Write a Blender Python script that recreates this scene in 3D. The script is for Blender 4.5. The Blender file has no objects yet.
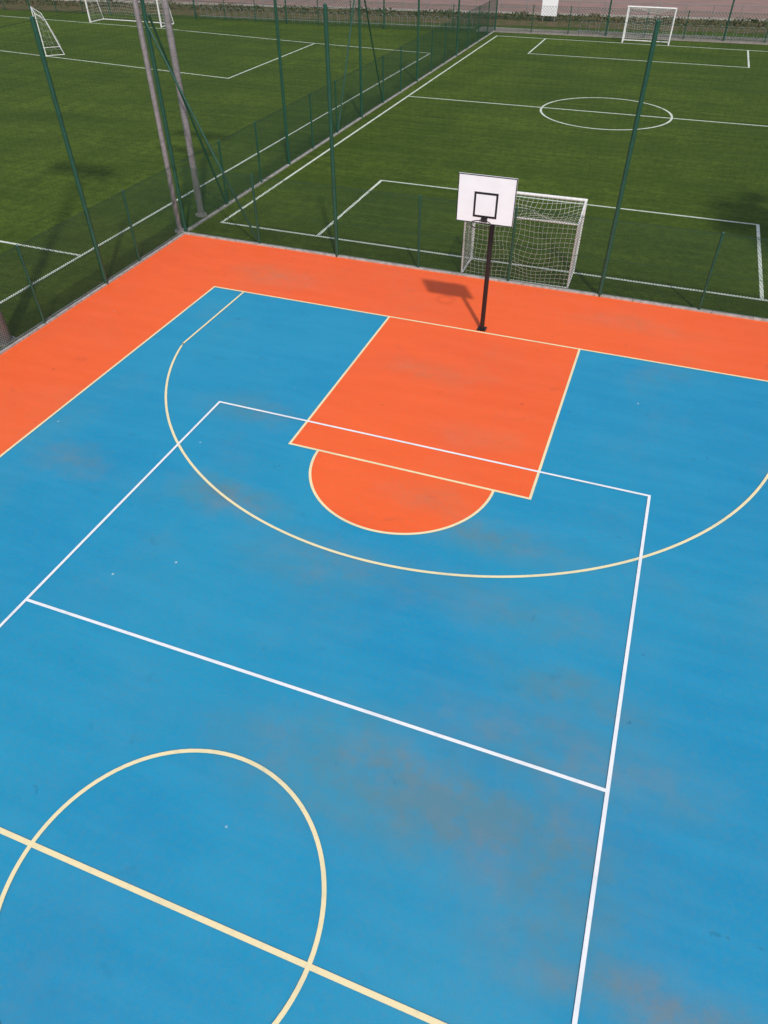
import bpy, math, random
from mathutils import Vector
random.seed(7)
D=bpy.data
scene=bpy.context.scene
coll=scene.collection
GZ=-0.02   # turf level, court surface is z=0

# ---------------------------------------------------------------- helpers
class MB:
    def __init__(s): s.v=[];s.f=[];s.m=[]
    def quad(s,pts,m=0):
        n=len(s.v);s.v+= [tuple(p) for p in pts];s.f.append(tuple(range(n,n+len(pts))));s.m.append(m)
    def box(s,x0,x1,y0,y1,z0,z1,m=0):
        n=len(s.v)
        s.v+=[(x0,y0,z0),(x1,y0,z0),(x1,y1,z0),(x0,y1,z0),(x0,y0,z1),(x1,y0,z1),(x1,y1,z1),(x0,y1,z1)]
        for q in((0,3,2,1),(4,5,6,7),(0,1,5,4),(1,2,6,5),(2,3,7,6),(3,0,4,7)):
            s.f.append(tuple(n+i for i in q));s.m.append(m)
    def tube(s,a,b,r0,r1=None,k=8,m=0,cap=True):
        a=Vector(a);b=Vector(b);r1=r0 if r1 is None else r1
        d=(b-a).normalized();up=Vector((0,0,1)) if abs(d.z)<.95 else Vector((1,0,0))
        x=d.cross(up).normalized();y=d.cross(x).normalized();n=len(s.v)
        for c,r in((a,r0),(b,r1)):
            for i in range(k):
                t=2*math.pi*(i+.5)/k;s.v.append(tuple(c+x*r*math.cos(t)+y*r*math.sin(t)))
        for i in range(k):
            j=(i+1)%k;s.f.append((n+i,n+j,n+k+j,n+k+i));s.m.append(m)
        if cap:
            s.f.append(tuple(n+k+i for i in range(k)));s.m.append(m)
            s.f.append(tuple(n+k-1-i for i in range(k)));s.m.append(m)
    def path(s,pts,r,k=8,m=0):
        for a,b in zip(pts,pts[1:]): s.tube(a,b,r,r,k,m)
    def strip(s,pts,w,z,m=0,closed=False):
        n=len(pts);L=[];Rr=[]
        for i,p in enumerate(pts):
            if closed: a=pts[i-1];b=pts[(i+1)%n]
            else: a=pts[max(i-1,0)];b=pts[min(i+1,n-1)]
            dx,dy=b[0]-a[0],b[1]-a[1];l=math.hypot(dx,dy);nx,ny=-dy/l,dx/l
            k=1
            if 0<i<n-1 or closed:
                e1=Vector((p[0]-a[0],p[1]-a[1])).normalized();e2=Vector((b[0]-p[0],b[1]-p[1])).normalized()
                t=(e1+e2).normalized();nx,ny=-t.y,t.x
                k=1/max(abs(-e1.y*nx+e1.x*ny),.5)
            L.append((p[0]+nx*w/2*k,p[1]+ny*w/2*k,z));Rr.append((p[0]-nx*w/2*k,p[1]-ny*w/2*k,z))
        for i in range(n if closed else n-1):
            j=(i+1)%n;s.quad([L[i],Rr[i],Rr[j],L[j]],m)
    def make(s,name,mats,smooth=False,parent=None):
        me=D.meshes.new(name);me.from_pydata(s.v,[],s.f);me.update()
        for m in mats: me.materials.append(m)
        me.polygons.foreach_set('material_index',s.m)
        if smooth: me.polygons.foreach_set('use_smooth',[True]*len(s.f))
        o=D.objects.new(name,me);coll.objects.link(o)
        if parent: o.parent=parent
        return o
def empty(name):
    o=D.objects.new(name,None);coll.objects.link(o);return o
def arc(cx,cy,r,a0,a1,n): return [(cx+r*math.cos(math.radians(a0+(a1-a0)*i/n)),cy+r*math.sin(math.radians(a0+(a1-a0)*i/n))) for i in range(n+1)]
def rv(): return Vector([random.gauss(0,1) for _ in range(3)])

# ---------------------------------------------------------------- materials
class NT:
    def __init__(s,name):
        s.mat=D.materials.new(name);s.mat.use_nodes=True;s.t=s.mat.node_tree
        s.b=s.t.nodes['Principled BSDF'];s.pos=s.t.nodes.new('ShaderNodeNewGeometry').outputs['Position']
    def n(s,ty,**k):
        o=s.t.nodes.new(ty)
        for a,b in k.items(): setattr(o,a,b)
        return o
    def link(s,a,b): s.t.links.new(a,b)
    def noise(s,scale,detail=4,rough=.55,vec=None,dist=0):
        o=s.n('ShaderNodeTexNoise');o.inputs['Scale'].default_value=scale;o.inputs['Detail'].default_value=detail
        o.inputs['Roughness'].default_value=rough;o.inputs['Distortion'].default_value=dist
        s.link(vec or s.pos,o.inputs['Vector']);return o.outputs['Fac']
    def ramp(s,x,a,b,lo=0,hi=1,smooth=True):
        o=s.n('ShaderNodeMapRange');o.interpolation_type='SMOOTHSTEP' if smooth else 'LINEAR'
        for i,v in enumerate((a,b,lo,hi)): o.inputs[i+1].default_value=v
        s.link(x,o.inputs[0]);return o.outputs[0]
    def math(s,op,a,b=None,c=None):
        o=s.n('ShaderNodeMath',operation=op)
        for i,v in enumerate((a,b,c)):
            if v is None: continue
            if isinstance(v,(int,float)): o.inputs[i].default_value=v
            else: s.link(v,o.inputs[i])
        return o.outputs[0]
    def mix(s,f,a,b,bt='MIX'):
        o=s.n('ShaderNodeMix',data_type='RGBA',blend_type=bt)
        for i,v in((0,f),(6,a),(7,b)):
            if isinstance(v,(int,float)): o.inputs[i].default_value=v
            elif isinstance(v,tuple): o.inputs[i].default_value=(*v,1)
            else: s.link(v,o.inputs[i])
        return o.outputs[2]
    def vscale(s,v,sc,loc=(0,0,0),rot=0):
        o=s.n('ShaderNodeMapping');o.vector_type='POINT'
        o.inputs['Location'].default_value=loc;o.inputs['Rotation'].default_value=(0,0,rot);o.inputs['Scale'].default_value=sc
        s.link(v,o.inputs['Vector']);return o.outputs[0]
    def bump(s,h,st,d=.01):
        o=s.n('ShaderNodeBump');o.inputs['Strength'].default_value=st;o.inputs['Distance'].default_value=d
        s.link(h,o.inputs['Height']);s.link(o.outputs[0],s.b.inputs['Normal'])
    def fin(s,col,rough=.6,spec=.5,metal=0):
        for k,v in(('Base Color',col),('Roughness',rough)):
            if isinstance(v,tuple): s.b.inputs[k].default_value=(*v,1)
            elif isinstance(v,(int,float)): s.b.inputs[k].default_value=v
            else: s.link(v,s.b.inputs[k])
        s.b.inputs['Specular IOR Level'].default_value=spec;s.b.inputs['Metallic'].default_value=metal
        return s.mat

STAINS=[(3.55,-12.0,1.05,.42,.72),(1.1,-11.9,1.1,.55,.5),(1.3,-7.05,1.3,.34,.55),(3.7,-9.6,.9,.25,.5),
 (-2.8,-7.7,.75,.3,.7),(3.7,-10.7,1.25,.5,.5),(5.4,-13.1,.7,.3,.65),(-6.2,-7.8,.6,.3,.45),(2.6,-11.7,.9,.28,.4),
 (-.8,-8.6,1.0,.45,.35),(2.3,-8.5,1.5,.35,.35),(-3.9,-5.0,.9,.35,.35),(4.2,-12.9,.8,.35,.38)]
def court(name,base,dark,stain,stain2,stains):
    t=NT(name)
    warp=t.n('ShaderNodeTexNoise');warp.inputs['Scale'].default_value=.9;warp.inputs['Detail'].default_value=6;warp.inputs['Roughness'].default_value=.62
    t.link(t.pos,warp.inputs['Vector'])
    vm=t.n('ShaderNodeVectorMath',operation='MULTIPLY_ADD');t.link(warp.outputs['Color'],vm.inputs[0])
    vm.inputs[1].default_value=(1.5,1.1,0);t.link(t.pos,vm.inputs[2])
    wp=t.n('ShaderNodeVectorMath',operation='ADD');t.link(vm.outputs[0],wp.inputs[0]);wp.inputs[1].default_value=(-.75,-.55,0)
    acc=None
    for (x,y,rx,ry,st) in stains:
        v=t.vscale(wp.outputs[0],(1/rx,1/ry,0),(-x/rx,-y/ry,0))
        ln=t.n('ShaderNodeVectorMath',operation='LENGTH');t.link(v,ln.inputs[0])
        k=t.ramp(ln.outputs['Value'],0.0,2.3,st,0)
        acc=k if acc is None else t.math('ADD',acc,k)
    mott=t.ramp(t.noise(2.6,7,.7),.28,.75,.3,1.15)
    big=t.ramp(t.noise(.35,4,.6,dist=.3),.46,.8,0,.26)
    dust=t.math('ADD',t.math('MULTIPLY',acc,mott),t.math('MULTIPLY',big,mott))
    dust=t.math('MINIMUM',dust,.62)
    col=t.mix(t.ramp(t.noise(.22,3),.3,.7),base,dark)
    streak=t.noise(1.2,5,.6,vec=t.vscale(t.pos,(.35,2.2,1),rot=.2))
    col=t.mix(t.ramp(streak,.35,.7,0,.25),col,tuple(min(1,c*1.14+.02) for c in base))
    scl=t.mix(t.ramp(t.noise(.8,4),.4,.65),stain,stain2)
    col=t.mix(dust,col,scl)
    # small dark smudges
    sm=t.ramp(t.noise(1.9,6,.62,dist=.5),.61,.76,0,.32)
    col=t.mix(sm,col,tuple(c*.45+.02 for c in base))
    g=t.noise(160,3,.7)
    col=t.mix(t.ramp(g,.3,.7,0,.30,False),col,tuple(c*.45 for c in base))
    g2=t.noise(14,6,.7)
    col=t.mix(t.ramp(g2,.4,.75,0,.18),col,stain)
    vo=t.n('ShaderNodeTexVoronoi');vo.inputs['Scale'].default_value=1.7;t.link(wp.outputs[0],vo.inputs['Vector'])
    sp=t.ramp(vo.outputs['Distance'],.012,.08,1,0)
    sep=t.n('ShaderNodeSeparateColor');t.link(vo.outputs['Color'],sep.inputs[0])
    sp=t.math('MULTIPLY',sp,t.ramp(sep.outputs[0],.5,.52))
    col=t.mix(t.math('MULTIPLY',sp,.55),col,tuple(c*.35+.005 for c in base))
    vo2=t.n('ShaderNodeTexVoronoi');vo2.inputs['Scale'].default_value=1.1;t.link(t.pos,vo2.inputs['Vector'])
    s2=t.n('ShaderNodeSeparateColor');t.link(vo2.outputs['Color'],s2.inputs[0])
    sp2=t.math('MULTIPLY',t.ramp(vo2.outputs['Distance'],.012,.03,1,0),t.ramp(s2.outputs[1],.5,.52))
    col=t.mix(t.math('MULTIPLY',sp2,.7),col,(.5,.56,.56))
    t.bump(g,.35,.004)
    return t.fin(col,t.ramp(t.noise(2,4),.3,.7,.48,.66),.35)
m_blue=court('blue_acrylic',(.0135,.268,.445),(.006,.236,.435),(.12,.19,.19),(.20,.19,.165),STAINS)
m_org=court('orange_acrylic',(.84,.118,.022),(.80,.105,.020),(.38,.18,.10),(.5,.2,.13),[(-6.4,1.3,.9,.4,.4),(-.8,-2.2,.8,.35,.35),(1.0,-4.3,.7,.3,.3),(.6,-6.6,.5,.25,.4),(3.5,1.7,1.2,.3,.3)])
def paint(name,c,wear,amt=.35):
    t=NT(name);n=t.ramp(t.noise(7,6,.7),.48,.8,0,amt)
    col=t.mix(n,c,wear);col=t.mix(t.ramp(t.noise(1.1,4),.45,.7,0,.25),col,wear)
    col=t.mix(t.ramp(t.noise(90,3,.7),.35,.7,0,.2),col,wear);return t.fin(col,.6,.3)
m_yel=paint('cream_line_paint',(.78,.66,.38),(.42,.43,.31),.45)
m_wht=paint('white_line_paint',(.76,.76,.76),(.36,.48,.54),.45)
m_pl=paint('pitch_line_fibre',(.58,.62,.54),(.20,.27,.12),.6)
# artificial turf: big worn patches, brushed streaks, fibre clumps
t=NT('turf')
a=t.ramp(t.noise(.10,5,.6,dist=.8),.36,.64);b=t.noise(.6,6,.7,vec=t.vscale(t.pos,(1,.5,1),rot=.5));c=t.noise(9,5,.75)
col=t.mix(a,(.032,.062,.0035),(.084,.130,.010))
col=t.mix(t.ramp(b,.40,.64,0,.75),col,(.028,.055,.004))
brush=t.noise(1.6,5,.65,vec=t.vscale(t.pos,(.12,1.6,1),rot=.06))
col=t.mix(t.ramp(brush,.44,.64,0,.5),col,(.105,.150,.018))
col=t.mix(t.ramp(c,.34,.7,0,.5),col,(.115,.158,.018))
col=t.mix(t.ramp(t.noise(3.2,6,.8),.42,.60,0,.55),col,(.026,.050,.003))
col=t.mix(t.ramp(t.noise(30,5,.85),.38,.62,0,.5),col,(.022,.042,.003))
sx=t.n('ShaderNodeSeparateXYZ');t.link(t.pos,sx.inputs[0])
wob=t.math('MULTIPLY_ADD',t.noise(.5,3),1.2,sx.outputs[1])
st=t.ramp(t.math('SINE',t.math('MULTIPLY',wob,1.45)),-.4,.4,0,.25)
col=t.mix(st,col,(.030,.058,.004))
t.bump(t.noise(60,3,.8),.9,.02);m_turf=t.fin(col,.85,.15)
def simple(name,c,rough=.5,spec=.5,metal=0,var=.25,sc=6):
    t=NT(name);n=t.noise(sc,5,.65);col=t.mix(t.ramp(n,.3,.75,0,1),c,tuple(x*(1-var) for x in c));return t.fin(col,rough,spec,metal)
m_conc=simple('concrete',(.42,.39,.36),.85,.2,sc=9,var=.45)
m_green=simple('green_powder_coat',(.010,.070,.043),.45,.5)
m_wire=simple('green_wire',(.015,.060,.03),.5,.4)
m_netd=simple('dark_net_cord',(.02,.05,.03),.8,.2)
m_galv=simple('galvanised_steel',(.33,.30,.31),.5,.5,.3,.3,5)
m_black=simple('black_painted_steel',(.012,.011,.012),.4,.5)
m_white=simple('white_painted_steel',(.70,.70,.68),.4,.5,var=.15)
m_board=simple('white_backboard',(.80,.80,.81),.35,.5,var=.06,sc=3)
m_netw=simple('white_net_cord',(.62,.62,.58),.8,.2)
m_rack=simple('rack_steel',(.26,.27,.26),.5,.4,.3)
t=NT('road_surface');n=t.noise(.5,6,.7)
m_road=t.fin(t.mix(t.ramp(t.noise(20,3),.3,.7,0,.3),t.mix(t.ramp(n,.3,.7),(.27,.17,.14),(.21,.14,.12)),(.15,.11,.1)),.9,.2)
t=NT('pavement');m_pave=t.fin(t.mix(t.ramp(t.noise(1.2,6,.7),.3,.7),(.24,.21,.18),(.16,.15,.11)),.9,.2)
t=NT('dry_verge');m_verge=t.fin(t.mix(t.ramp(t.noise(1.3,6,.75),.4,.62),(.065,.075,.022),(.14,.09,.06)),.95,.1)
t=NT('hedge_leaf');m_leaf=t.fin(t.mix(t.ramp(t.noise(1.3,3),.35,.65),(.035,.055,.015),(.10,.075,.04)),.6,.3)
t=NT('tree_leaf');m_tleaf=t.fin(t.mix(t.ramp(t.noise(2,3),.3,.7),(.03,.075,.012),(.06,.12,.02)),.55,.3)
m_bark=simple('bark',(.10,.07,.045),.9,.2)

# ---------------------------------------------------------------- ground
mb=MB();mb.quad([(-400,-300,GZ),(400,-300,GZ),(400,500,GZ),(-400,500,GZ)]);mb.make('ground',[m_turf])
XL,XR,YB,YF=-10.55,10.55,3.05,-31.0
WL=7.67;WR=7.6
mb=MB();mb.box(XL,XR,YF,YB,-.12,0,0)
mb.quad([(-WL,-28,.004),(WR,-28,.004),(WR,0,.004),(-WL,0,.004)],1)
K0,K1=-2.50,2.37;FT=-5.83;kc=-.09
mb.quad([(K0,FT,.008),(K1,FT,.008),(K1,0,.008),(K0,0,.008)],0)
sc=arc(kc,FT,1.78,180,360,48);mb.quad([(x,y,.008) for x,y in sc],0)
mb.quad([(K0,-28,.008),(K1,-28,.008),(K1,-22.2,.008),(K0,-22.2,.008)],0)
mb.make('sports_court',[m_org,m_blue])
W=.05
mb=MB();Z=.012
mb.strip([(-WL,0),(WR,0),(WR,-28),(-WL,-28)],W,Z,closed=True)
mb.strip([(K0,0),(K0,FT)],W,Z+.0012);mb.strip([(K1,0),(K1,FT)],W,Z+.0012)
mb.strip([(K0-W/2,FT),(K1+W/2,FT)],W,Z+.0024)
mb.strip(arc(kc,FT,1.78,180,360,64),W,Z+.0036)
xs=6.68;R3=6.87;yb=-1.46;a0=math.degrees(math.acos(xs/R3))
mb.strip([(-xs-.06,0),(-xs-.06,-3.1)]+arc(-.06,yb,R3,180+a0,360-a0,120)+[(xs-.06,-3.0),(xs-.06,0)],W,Z+.0048)
mb.strip([(-WL,-14),(WR,-14)],.06,Z+.0012)
mb.strip(arc(-.08,-13.98,1.8,0,360,96)[:-1],W+.003,Z+.006,closed=True)
mb.make('basketball_court_lines',[m_yel])
mb=MB();Z=.020;vx=-.09
mb.strip([(vx-4.5,-5),(vx+4.5,-5),(vx+4.5,-23),(vx-4.5,-23)],.05,Z,closed=True)
mb.strip([(vx-4.5,-10.98),(vx+4.5,-10.98)],.05,Z+.0012);mb.strip([(vx-4.5,-17),(vx+4.5,-17)],.05,Z+.0012)
mb.make('volleyball_court_lines',[m_wht])
# kerbs
mb=MB()
x=-10.70
while x<XR+.1:
    mb.box(x,x+.99,YB,YB+.12,-.15,.045+random.uniform(-.004,.004));x+=1.0
y=YF
while y<YB-.9:
    mb.box(-10.72,-10.55,y,y+.99,-.15,.045+random.uniform(-.004,.004));y+=1.0
mb.make('concrete_kerb',[m_conc])
mb=MB();mb.box(-10.72,-10.58,YB+.135,44.5,-.15,.03);mb.make('concrete_kerb',[m_conc])
# pitch markings
mb=MB();Z=GZ+.006;lw=.10;px=6.55;g0=4.4;g1=42.6;gm=23.25
mb.strip([(-10,g0),(10,g0),(10,g1),(-10,g1)],lw,Z,closed=True)
for s,g in((1,g0),(-1,g1)):
    mb.strip([(-px,g+s*.055),(-px,g+s*5.8),(px,g+s*5.8),(px,g+s*.055)],lw,Z+.002)
mb.strip([(-9.95,gm),(9.95,gm)],lw,Z+.001)
mb.strip(arc(0,gm,3.05,0,360,80)[:-1],lw,Z+.004,closed=True)
mb.make('football_pitch_lines',[m_pl])
mb=MB()
mb.strip([(-12.6,-35),(-12.6,.6),(-12.47,34.8)],lw,Z);mb.strip([(-12.47,34.8),(-20.9,35.6),(-34,37.4),(-52,38.6)],lw,Z+.001)
mb.strip([(-20.9,35.5),(-20.9,23.9),(-39.3,26.3),(-56,28)],lw,Z+.002)
mb.strip([(-12.65,.55),(-60,1.2)],lw,Z+.003)
mb.make('football_pitch_lines',[m_pl])

# ---------------------------------------------------------------- surroundings beyond the pitches
def band(name,mat,p,z):
    mb=MB();mb.quad([(x,y,z) for x,y in p]);return mb.make(name,[mat])
def L(x,off): return 45.4+ (x+55)*.135+off
band('grass_verge',m_verge,[(-140,L(-140,-4.2)),(90,L(90,-4.2)),(90,L(90,1.9)),(-140,L(-140,1.9))],GZ+.01)
mb=MB();mb.quad([(-140,L(-140,2),.0),(90,L(90,2),.0),(90,L(90,26),.0),(-140,L(-140,26),.0)]);mb.make('road',[m_road])
mb=MB()
for off in(1.85,):
    mb.quad([(-140,L(-140,off),.12),(90,L(90,off),.12),(90,L(90,off+.15),.12),(-140,L(-140,off+.15),.12)])
    mb.quad([(-140,L(-140,off),-.1),(90,L(90,off),-.1),(90,L(90,off),.12),(-140,L(-140,off),.12)])
    mb.quad([(90,L(90,off+.15),-.1),(-140,L(-140,off+.15),-.1),(-140,L(-140,off+.15),.12),(90,L(90,off+.15),.12)])
mb.make('road_kerb',[m_conc])
band('pavement',m_pave,[(-12,43.9),(14,45.4),(14,47.6),(-12,46.2)],GZ+.014)

# ---------------------------------------------------------------- fences
def mesh_panel(mb,p0,p1,z0,z1,step,r,m=1,diag=True):
    p0=Vector((*p0,0));p1=Vector((*p1,0));d=p1-p0;Ln=d.length;d.normalize();h=z1-z0
    def P(s,z): return p0+d*s+Vector((0,0,z))
    if diag:
        s=-h
        while s<Ln:
            for sg in(1,-1):
                for q in range(5):
                    a,b=s+h*q/5,s+h*(q+1)/5
                    if a<0 or b>Ln: continue
                    za,zb=z0+h*q/5,z0+h*(q+1)/5
                    if sg<0: za,zb=z1+z0-za,z1+z0-zb
                    mb.tube(P(a,za),P(b,zb),r,r,3,m,False)
            s+=step
    else:
        n=int(Ln/step)
        for i in range(n+1): mb.tube(P(i*step,z0),P(i*step,z1),r,r,3,m,False)
        k=int(h/step)
        for i in range(k+1):
            mb.tube(P(0,z0+i*step),P(Ln,z0+i*step),r,r,3,m,False)
def fence(name,p0,p1,short,tall,braces=(),net=True,h=2.0,H=6.15,st=.075,rr=.0043):
    mb=MB()
    for x,y in short:
        mb.tube((x,y,-.1),(x,y,h+.03),.034,.034,8,0)
        mb.tube((x,y,h+.03),(x,y,h+.05),.036,.02,8,0)
    for x,y in tall:
        mb.tube((x,y,-.1),(x,y,H),.058,.052,10,0);mb.tube((x,y,H),(x,y,H+.03),.056,.02,10,0)
    mesh_panel(mb,p0,p1,.06,h,st,rr*st/.075)
    for z in(.08,h*.5,h-.02): mb.tube((*p0,z),(*p1,z),.006,.006,4,1)
    if net:
        mesh_panel(mb,p0,p1,h,H-.05,.15,.0015,2,False)
        for z in(h+.02,H-.05): mb.tube((*p0,z),(*p1,z),.005,.005,4,2)
    for a,b in braces: mb.tube(a,b,.032,.032,8,0)
    return mb.make(name,[m_green,m_wire,m_netd])
by=3.10
fence('wire_mesh_fence',(-10.6,by),(10.6,by),[(x,by) for x in(-7.9,-2.75,-.1,4.97,7.6)],[(-5.3,by),(2.42,by),(10.6,by)],
      [((-10.6,by+.06,5.6),(-8.0,by+.06,.1))])
lx=-10.6
fence('wire_mesh_fence',(lx,-31),(lx,by),[(lx,y) for y in(.69,-3.41,-6.1,-11.4,-14,-16.6,-21.8,-24.4,-29)],[(lx,by+.1),(lx,-.89),(lx,-8.8),(lx,-19.2),(lx,-31)],rr=.0055)
fence('wire_mesh_fence',(10.6,-31),(10.6,by-.1),[(10.6,y) for y in(.5,-2.1,-4.7,-10,-12.6,-15.2)],[(10.6,-7.4),(10.6,-17.8),(10.6,-31)],st=.15)
ys=[5.88,8.38,12.95,15.5,21.3,23.9,29.2,31.8,37,39.6,42.2]
fence('wire_mesh_fence',(-10.62,by+.25),(-10.62,44.5),[(-10.62,y) for y in ys],[(-10.62,y) for y in(10.7,18.4,26.6,34.4,44.5)],
      [((-10.62,18.4,5.7),(-10.62,21.2,.1)),((-10.62,18.4,5.7),(-10.62,15.6,.1)),((-10.62,by+.3,5.7),(-10.62,5.8,.1))],st=.10,rr=.003)
fence('wire_mesh_fence',(-10.6,44.5),(14,46.2),[(-10.6+i*2.6,44.5+i*.18) for i in range(1,10) if i%3],[(-10.6+i*2.6,44.5+i*.18) for i in range(3,10,3)],net=False,h=1.6,H=5,st=.2,rr=.003)
fence('wire_mesh_fence',(-58,41.0),(-10.8,43.2),[(-10.8-i*2.6,43.2-i*.121) for i in range(1,18) if i%3],[(-10.8-i*2.6,43.2-i*.121) for i in range(3,18,3)],net=False,h=1.6,H=5,st=.2,rr=.003)

# ---------------------------------------------------------------- lamp masts
def mast(x,y,r0,r1,h,nf=4,rows=1):
    e=empty('lamp_mast')
    mb=MB();mb.tube((x,y,-.1),(x,y,h),r0,r1,16);mb.tube((x,y,-.1),(x,y,.03),r0+.09,r0+.08,16,1)
    mb.tube((x,y,.03),(x,y,.05),r0+.05,r0+.05,16)
    mb.box(x-r0*.5,x+r0*.5,y-r0-.012,y-r0+.03,.7,1.05)
    mb.make('pole',[m_galv,m_conc],parent=e,smooth=False)
    mb=MB()
    for k in range(rows):
        z=h-.1-k*.9
        mb.tube((x-1.3,y,z),(x+1.3,y,z),.05,.05,8)
        for i in range(nf):
            s=-1.1+2.2*i/(nf-1)
            mb.box(x+s-.25,x+s+.25,y-.34,y-.055,z-.28,z+.2)
    mb.make('floodlights',[m_galv],parent=e)
mast(-10.86,3.25,.078,.070,11);mast(-10.98,4.75,.105,.082,12);mast(-10.92,-4.45,.16,.10,17,5,2)

# ---------------------------------------------------------------- basketball hoop
e=empty('basketball_hoop')
mb=MB();hx,hy=-.09,.17
mb.tube((hx,hy,0),(hx,hy,3.15),.055,.055,16);mb.box(hx-.11,hx+.11,hy-.11,hy+.11,.0205,.03)
mb.tube((hx,hy,3.1),(hx,-.26,3.1),.04,.04,10);mb.tube((hx,hy,2.6),(hx,-.26,2.95),.03,.03,10)
bx=-.18;byy=-.30
for s in(-.35,.35): mb.tube((bx+s,byy+.045,2.85),(bx+s,byy+.045,3.65),.02,.02,6)
for z in(2.95,3.5): mb.tube((bx-.5,byy+.045,z),(bx+.5,byy+.045,z),.02,.02,6)
mb.make('pole',[m_black],parent=e,smooth=False)
w,h,z0=1.28,1.0,2.76
mb=MB();mb.box(bx-w/2,bx+w/2,byy,byy+.025,z0,z0+h,0)
def frame(cx,z0,z1,w,lw,y,m):
    mb.box(cx-w/2,cx+w/2,y,y+.003,z0,z0+lw,m);mb.box(cx-w/2,cx+w/2,y,y+.003,z1-lw,z1,m)
    mb.box(cx-w/2,cx-w/2+lw,y,y+.003,z0+lw,z1-lw,m);mb.box(cx+w/2-lw,cx+w/2,y,y+.003,z0+lw,z1-lw,m)
frame(bx,z0+.13,z0+.66,.53,.045,byy-.0035,1)
frame(bx,z0+.001,z0+h-.001,w-.002,.018,byy-.0035,1)
mb.make('backboard',[m_board,m_black],parent=e)
mb=MB();rz=z0+.12;rc=(bx,byy-.15-.225)
ring=[(x,y,rz) for x,y in arc(rc[0],rc[1],.225,0,360,32)]
mb.path(ring,.011,8);mb.box(bx-.07,bx+.07,byy-.012,byy-.004,rz-.08,rz+.04)
mb.tube((bx-.06,byy-.01,rz-.01),(bx-.06,byy-.17,rz-.01),.012);mb.tube((bx+.06,byy-.01,rz-.01),(bx+.06,byy-.17,rz-.01),.012)
mb.make('rim',[m_black],parent=e)

# ---------------------------------------------------------------- goals
def goal(name,o,ang,w,h,d,hb,r,mesh,nr,dtop=None):
    ca,sa=math.cos(ang),math.sin(ang)
    def T(x,y,z): return (o[0]+ca*x-sa*y,o[1]+sa*x+ca*y,z+GZ)
    e=empty(name);mb=MB();q=w/2
    mb.tube(T(-q,0,0),T(-q,0,h),r,r,12);mb.tube(T(q,0,0),T(q,0,h),r,r,12);mb.tube(T(-q-r,0,h),T(q+r,0,h),r,r,12)
    rb=r*.6
    for s in(-q,q):
        mb.tube(T(s,0,.03),T(s,-d,.03),rb,rb,8);mb.tube(T(s,-d,.03),T(s,-(dtop or d),hb),rb,rb,8);mb.tube(T(s,-(dtop or d),hb),T(s,0,h),rb,rb,8)
    mb.tube(T(-q,-d,.03),T(q,-d,.03),rb,rb,8);mb.tube(T(-q,-(dtop or d),hb),T(q,-(dtop or d),hb),rb,rb,8)
    mb.make('frame',[m_white],parent=e)
    mb=MB();dt=dtop or d
    def grid(c00,c10,c11,c01,nu,nv,bulge):
        c=[Vector(x) for x in(c00,c10,c11,c01)];ph=random.random()*6
        def G(u,v):
            p=(c[0]*(1-u)+c[1]*u)*(1-v)+(c[3]*(1-u)+c[2]*u)*v
            ed=16*u*(1-u)*v*(1-v)
            k=ed*(1+.5*math.sin(u*9+v*5+ph))
            sd=(c[1]-c[0]).normalized()*.06*ed*math.sin(u*13+v*8+ph)+(c[3]-c[0]).normalized()*(-.08)*ed*(1+math.sin(u*11+ph))
            return p+Vector(bulge)*k+sd
        for i in range(nu+1):
            n=8;mb.path([G(i/nu,j/n) for j in range(n+1)],nr,3)
        for j in range(nv+1):
            n=14;mb.path([G(i/n,j/nv) for i in range(n+1)],nr,3)
    nw,nh,nd=int(w/mesh),int(hb/mesh),max(2,int(d/mesh))
    bk=Vector(T(0,-1,0))-Vector(T(0,0,0))
    grid(T(-q,-d,.03),T(q,-d,.03),T(q,-dt,hb),T(-q,-dt,hb),nw,nh,tuple(bk*(.07)))
    grid(T(-q,-dt,hb),T(q,-dt,hb),T(q,0,h),T(-q,0,h),nw,nd,(0,0,-.22))
    for s in(-q,q): grid(T(s,-d,.03),T(s,0,.03),T(s,0,h),T(s,-dt,hb),nd,nh,(0,0,0))
    mb.make('net',[m_netw],parent=e)
goal('futsal_goal',(0.0,4.38),.02,3.0,2.0,1.15,1.75,.042,.125,.0045)
goal('futsal_goal',(0.1,42.75),math.pi,3.0,2.0,1.0,1.9,.05,.14,.004)
goal('football_goal',(-37.9,38.0),math.pi-.03,6.6,2.4,1.6,2.3,.06,.2,.004,1.0)
goal('training_goal',(-36.1,26.8),math.radians(135),3.0,2.25,1.1,1.9,.032,.3,.003,.5)

# ---------------------------------------------------------------- bike racks, sign, hedges
def racks(p0,p1,n):
    mb=MB();p0=Vector((*p0,0));p1=Vector((*p1,0));d=(p1-p0).normalized()
    for i in range(n):
        c=p0.lerp(p1,i/(n-1));pts=[]
        for a in range(0,181,20):
            pts.append(c+d*(-.22*math.cos(math.radians(a)))+Vector((0,0,.5+.22*math.sin(math.radians(a)))))
        mb.path([c-d*.22+Vector((0,0,0))]+pts+[c+d*.22],.018,6)
    mb.tube(p0-d*.4+Vector((0,0,.12)),p1+d*.4+Vector((0,0,.12)),.03,.03,6)
    mb.make('bike_rack',[m_rack])
racks((-4.5,45.75),(13.2,46.95),28);racks((-34,43.0),(-12.5,44.4),36)
mb=MB();sx,sy=-7.8,50.2
mb.tube((sx-.45,sy,-.1),(sx-.45,sy,2.3),.04);mb.tube((sx+.45,sy,-.1),(sx+.45,sy,2.3),.04)
mb.box(sx-.6,sx+.6,sy-.08,sy-.045,.35,2.15,1);mb.make('notice_board',[m_galv,m_board])
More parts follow.
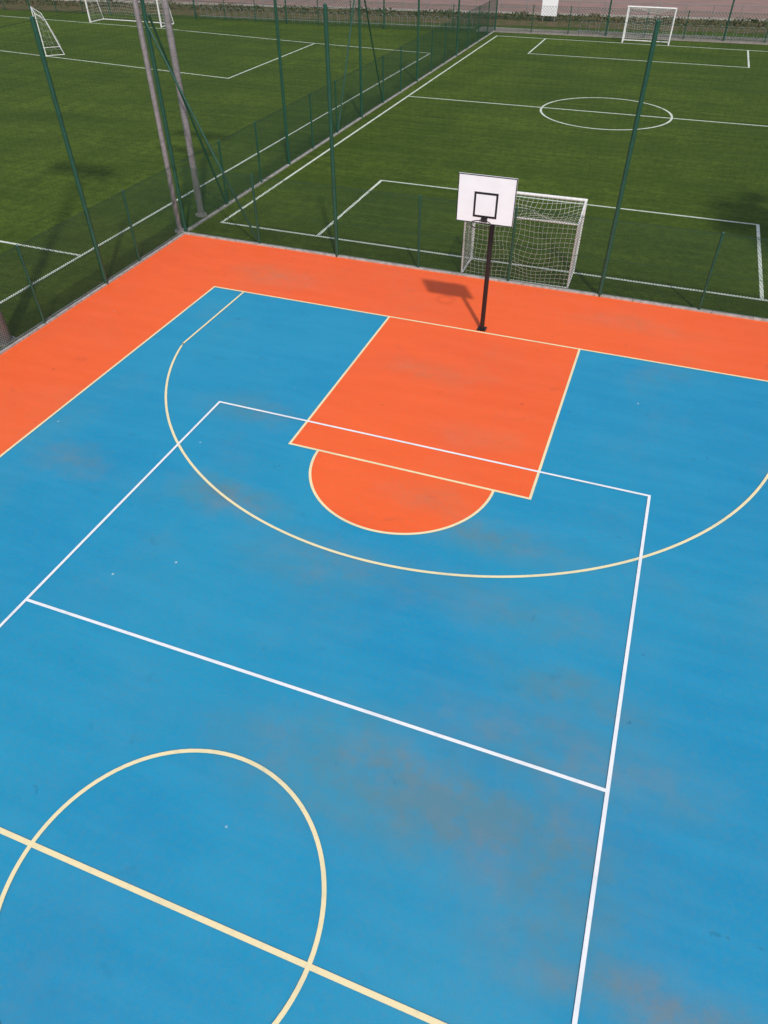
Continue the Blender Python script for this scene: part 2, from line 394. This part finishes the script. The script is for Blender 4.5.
def hedge(name,pts,h,wd,n):
    mb=MB()
    for i in range(n):
        k=random.random()*(len(pts)-1);j=int(k);a=Vector(pts[j]).lerp(Vector(pts[j+1]),k-j)
        dens=.5+.5*math.sin(a.x*1.7)*math.sin(a.x*.61+1)
        if random.random()>dens+.25: continue
        hh=h*(.4+.6*dens)
        c=Vector((a.x+random.gauss(0,wd*.4),a.y+random.gauss(0,wd*.45),random.random()**.7*hh))
        s=random.uniform(.06,.13);u=rv().normalized();v=u.cross(rv()).normalized()
        mb.quad([c-u*s,c+v*s*.6,c+u*s,c-v*s*.6])
    mb.make(name,[m_leaf])
hedge('hedge',[(x,L(x,-.9)) for x in range(-60,26,2)],.5,.8,7000)
mb=MB();x=-60;prev=None
while x<26:
    p=(x,L(x,.9),0);mb.tube((p[0],p[1],-.1),(p[0],p[1],1.05),.03,.03,6)
    if prev:
        for z in(.55,1.03): mb.tube((prev[0],prev[1],z),(p[0],p[1],z),.022,.022,6)
    prev=p;x+=2
mb.make('railing',[m_rack])

# tree standing beside the court, to the right
def tree(x,y,h,cr,n):
    e=empty('tree');mb=MB();f=Vector((x+.15,y,h*.5))
    mb.tube((x,y,-.1),f,.22,.13,10)
    tips=[];axis=[f+Vector((random.gauss(0,.12),random.gauss(0,.12),h*.45*i/4)) for i in range(5)];axis[0]=f
    for i,(a,b) in enumerate(zip(axis,axis[1:])): mb.tube(a,b,.13-.028*i,.10-.026*i,8)
    for i in range(16):
        a=i*2.4;lv=i/15;st=Vector(axis[min(4,int(lv*4))]);ln=cr*(1.05-.5*lv)*random.uniform(.75,1.2)
        tt=st+Vector((math.cos(a)*ln,math.sin(a)*ln,.5+random.random()*.6));mb.tube(st,tt,.05,.02,6);tips.append(tt)
        for k in range(4):
            q=st.lerp(tt,.5+random.random()*.5);r=q+Vector((random.gauss(0,.5),random.gauss(0,.5),random.uniform(-.1,.7)));mb.tube(q,r,.02,.008,5);tips.append(r)
    tips.append(axis[-1])
    mb.make('trunk',[m_bark],parent=e)
    mb=MB()
    for i in range(n):
        c=random.choice(tips)+rv()*.26
        s=random.uniform(.08,.15);u=rv().normalized();v=u.cross(rv()).normalized()
        mb.quad([c-u*s,c+v*s*.55,c+u*s,c-v*s*.55])
    mb.make('crown',[m_tleaf],parent=e)
tree(12.0,2.0,13.4,1.9,7500)

# ---------------------------------------------------------------- light
S=Vector((1.4,-2.4,3.25)).normalized()
sun=D.lights.new('sun','SUN');sun.energy=3.05;sun.angle=math.radians(2.2);sun.color=(1,.955,.89)
so=D.objects.new('sun',sun);coll.objects.link(so);so.rotation_euler=S.to_track_quat('Z','Y').to_euler()
w=D.worlds.new('World');scene.world=w;w.use_nodes=True;nt=w.node_tree
bg=nt.nodes['Background'];sky=nt.nodes.new('ShaderNodeTexSky');sky.sky_type='NISHITA';sky.sun_disc=False
sky.sun_elevation=math.asin(S.z);sky.sun_rotation=math.atan2(S.x,S.y);sky.dust_density=2.5
nt.links.new(sky.outputs[0],bg.inputs[0]);bg.inputs[1].default_value=.145
scene.view_settings.view_transform='Standard';scene.view_settings.look='None';scene.view_settings.exposure=0

# ---------------------------------------------------------------- camera
cam=D.cameras.new('camera');co=D.objects.new('camera',cam);coll.objects.link(co);scene.camera=co
co.location=(3.26644,-15.8247,8.48458);co.rotation_euler=(.83338,.00257,.35649)
cam.sensor_width=36;cam.lens=702.679/1024*36;cam.clip_end=1500;cam.clip_start=.1
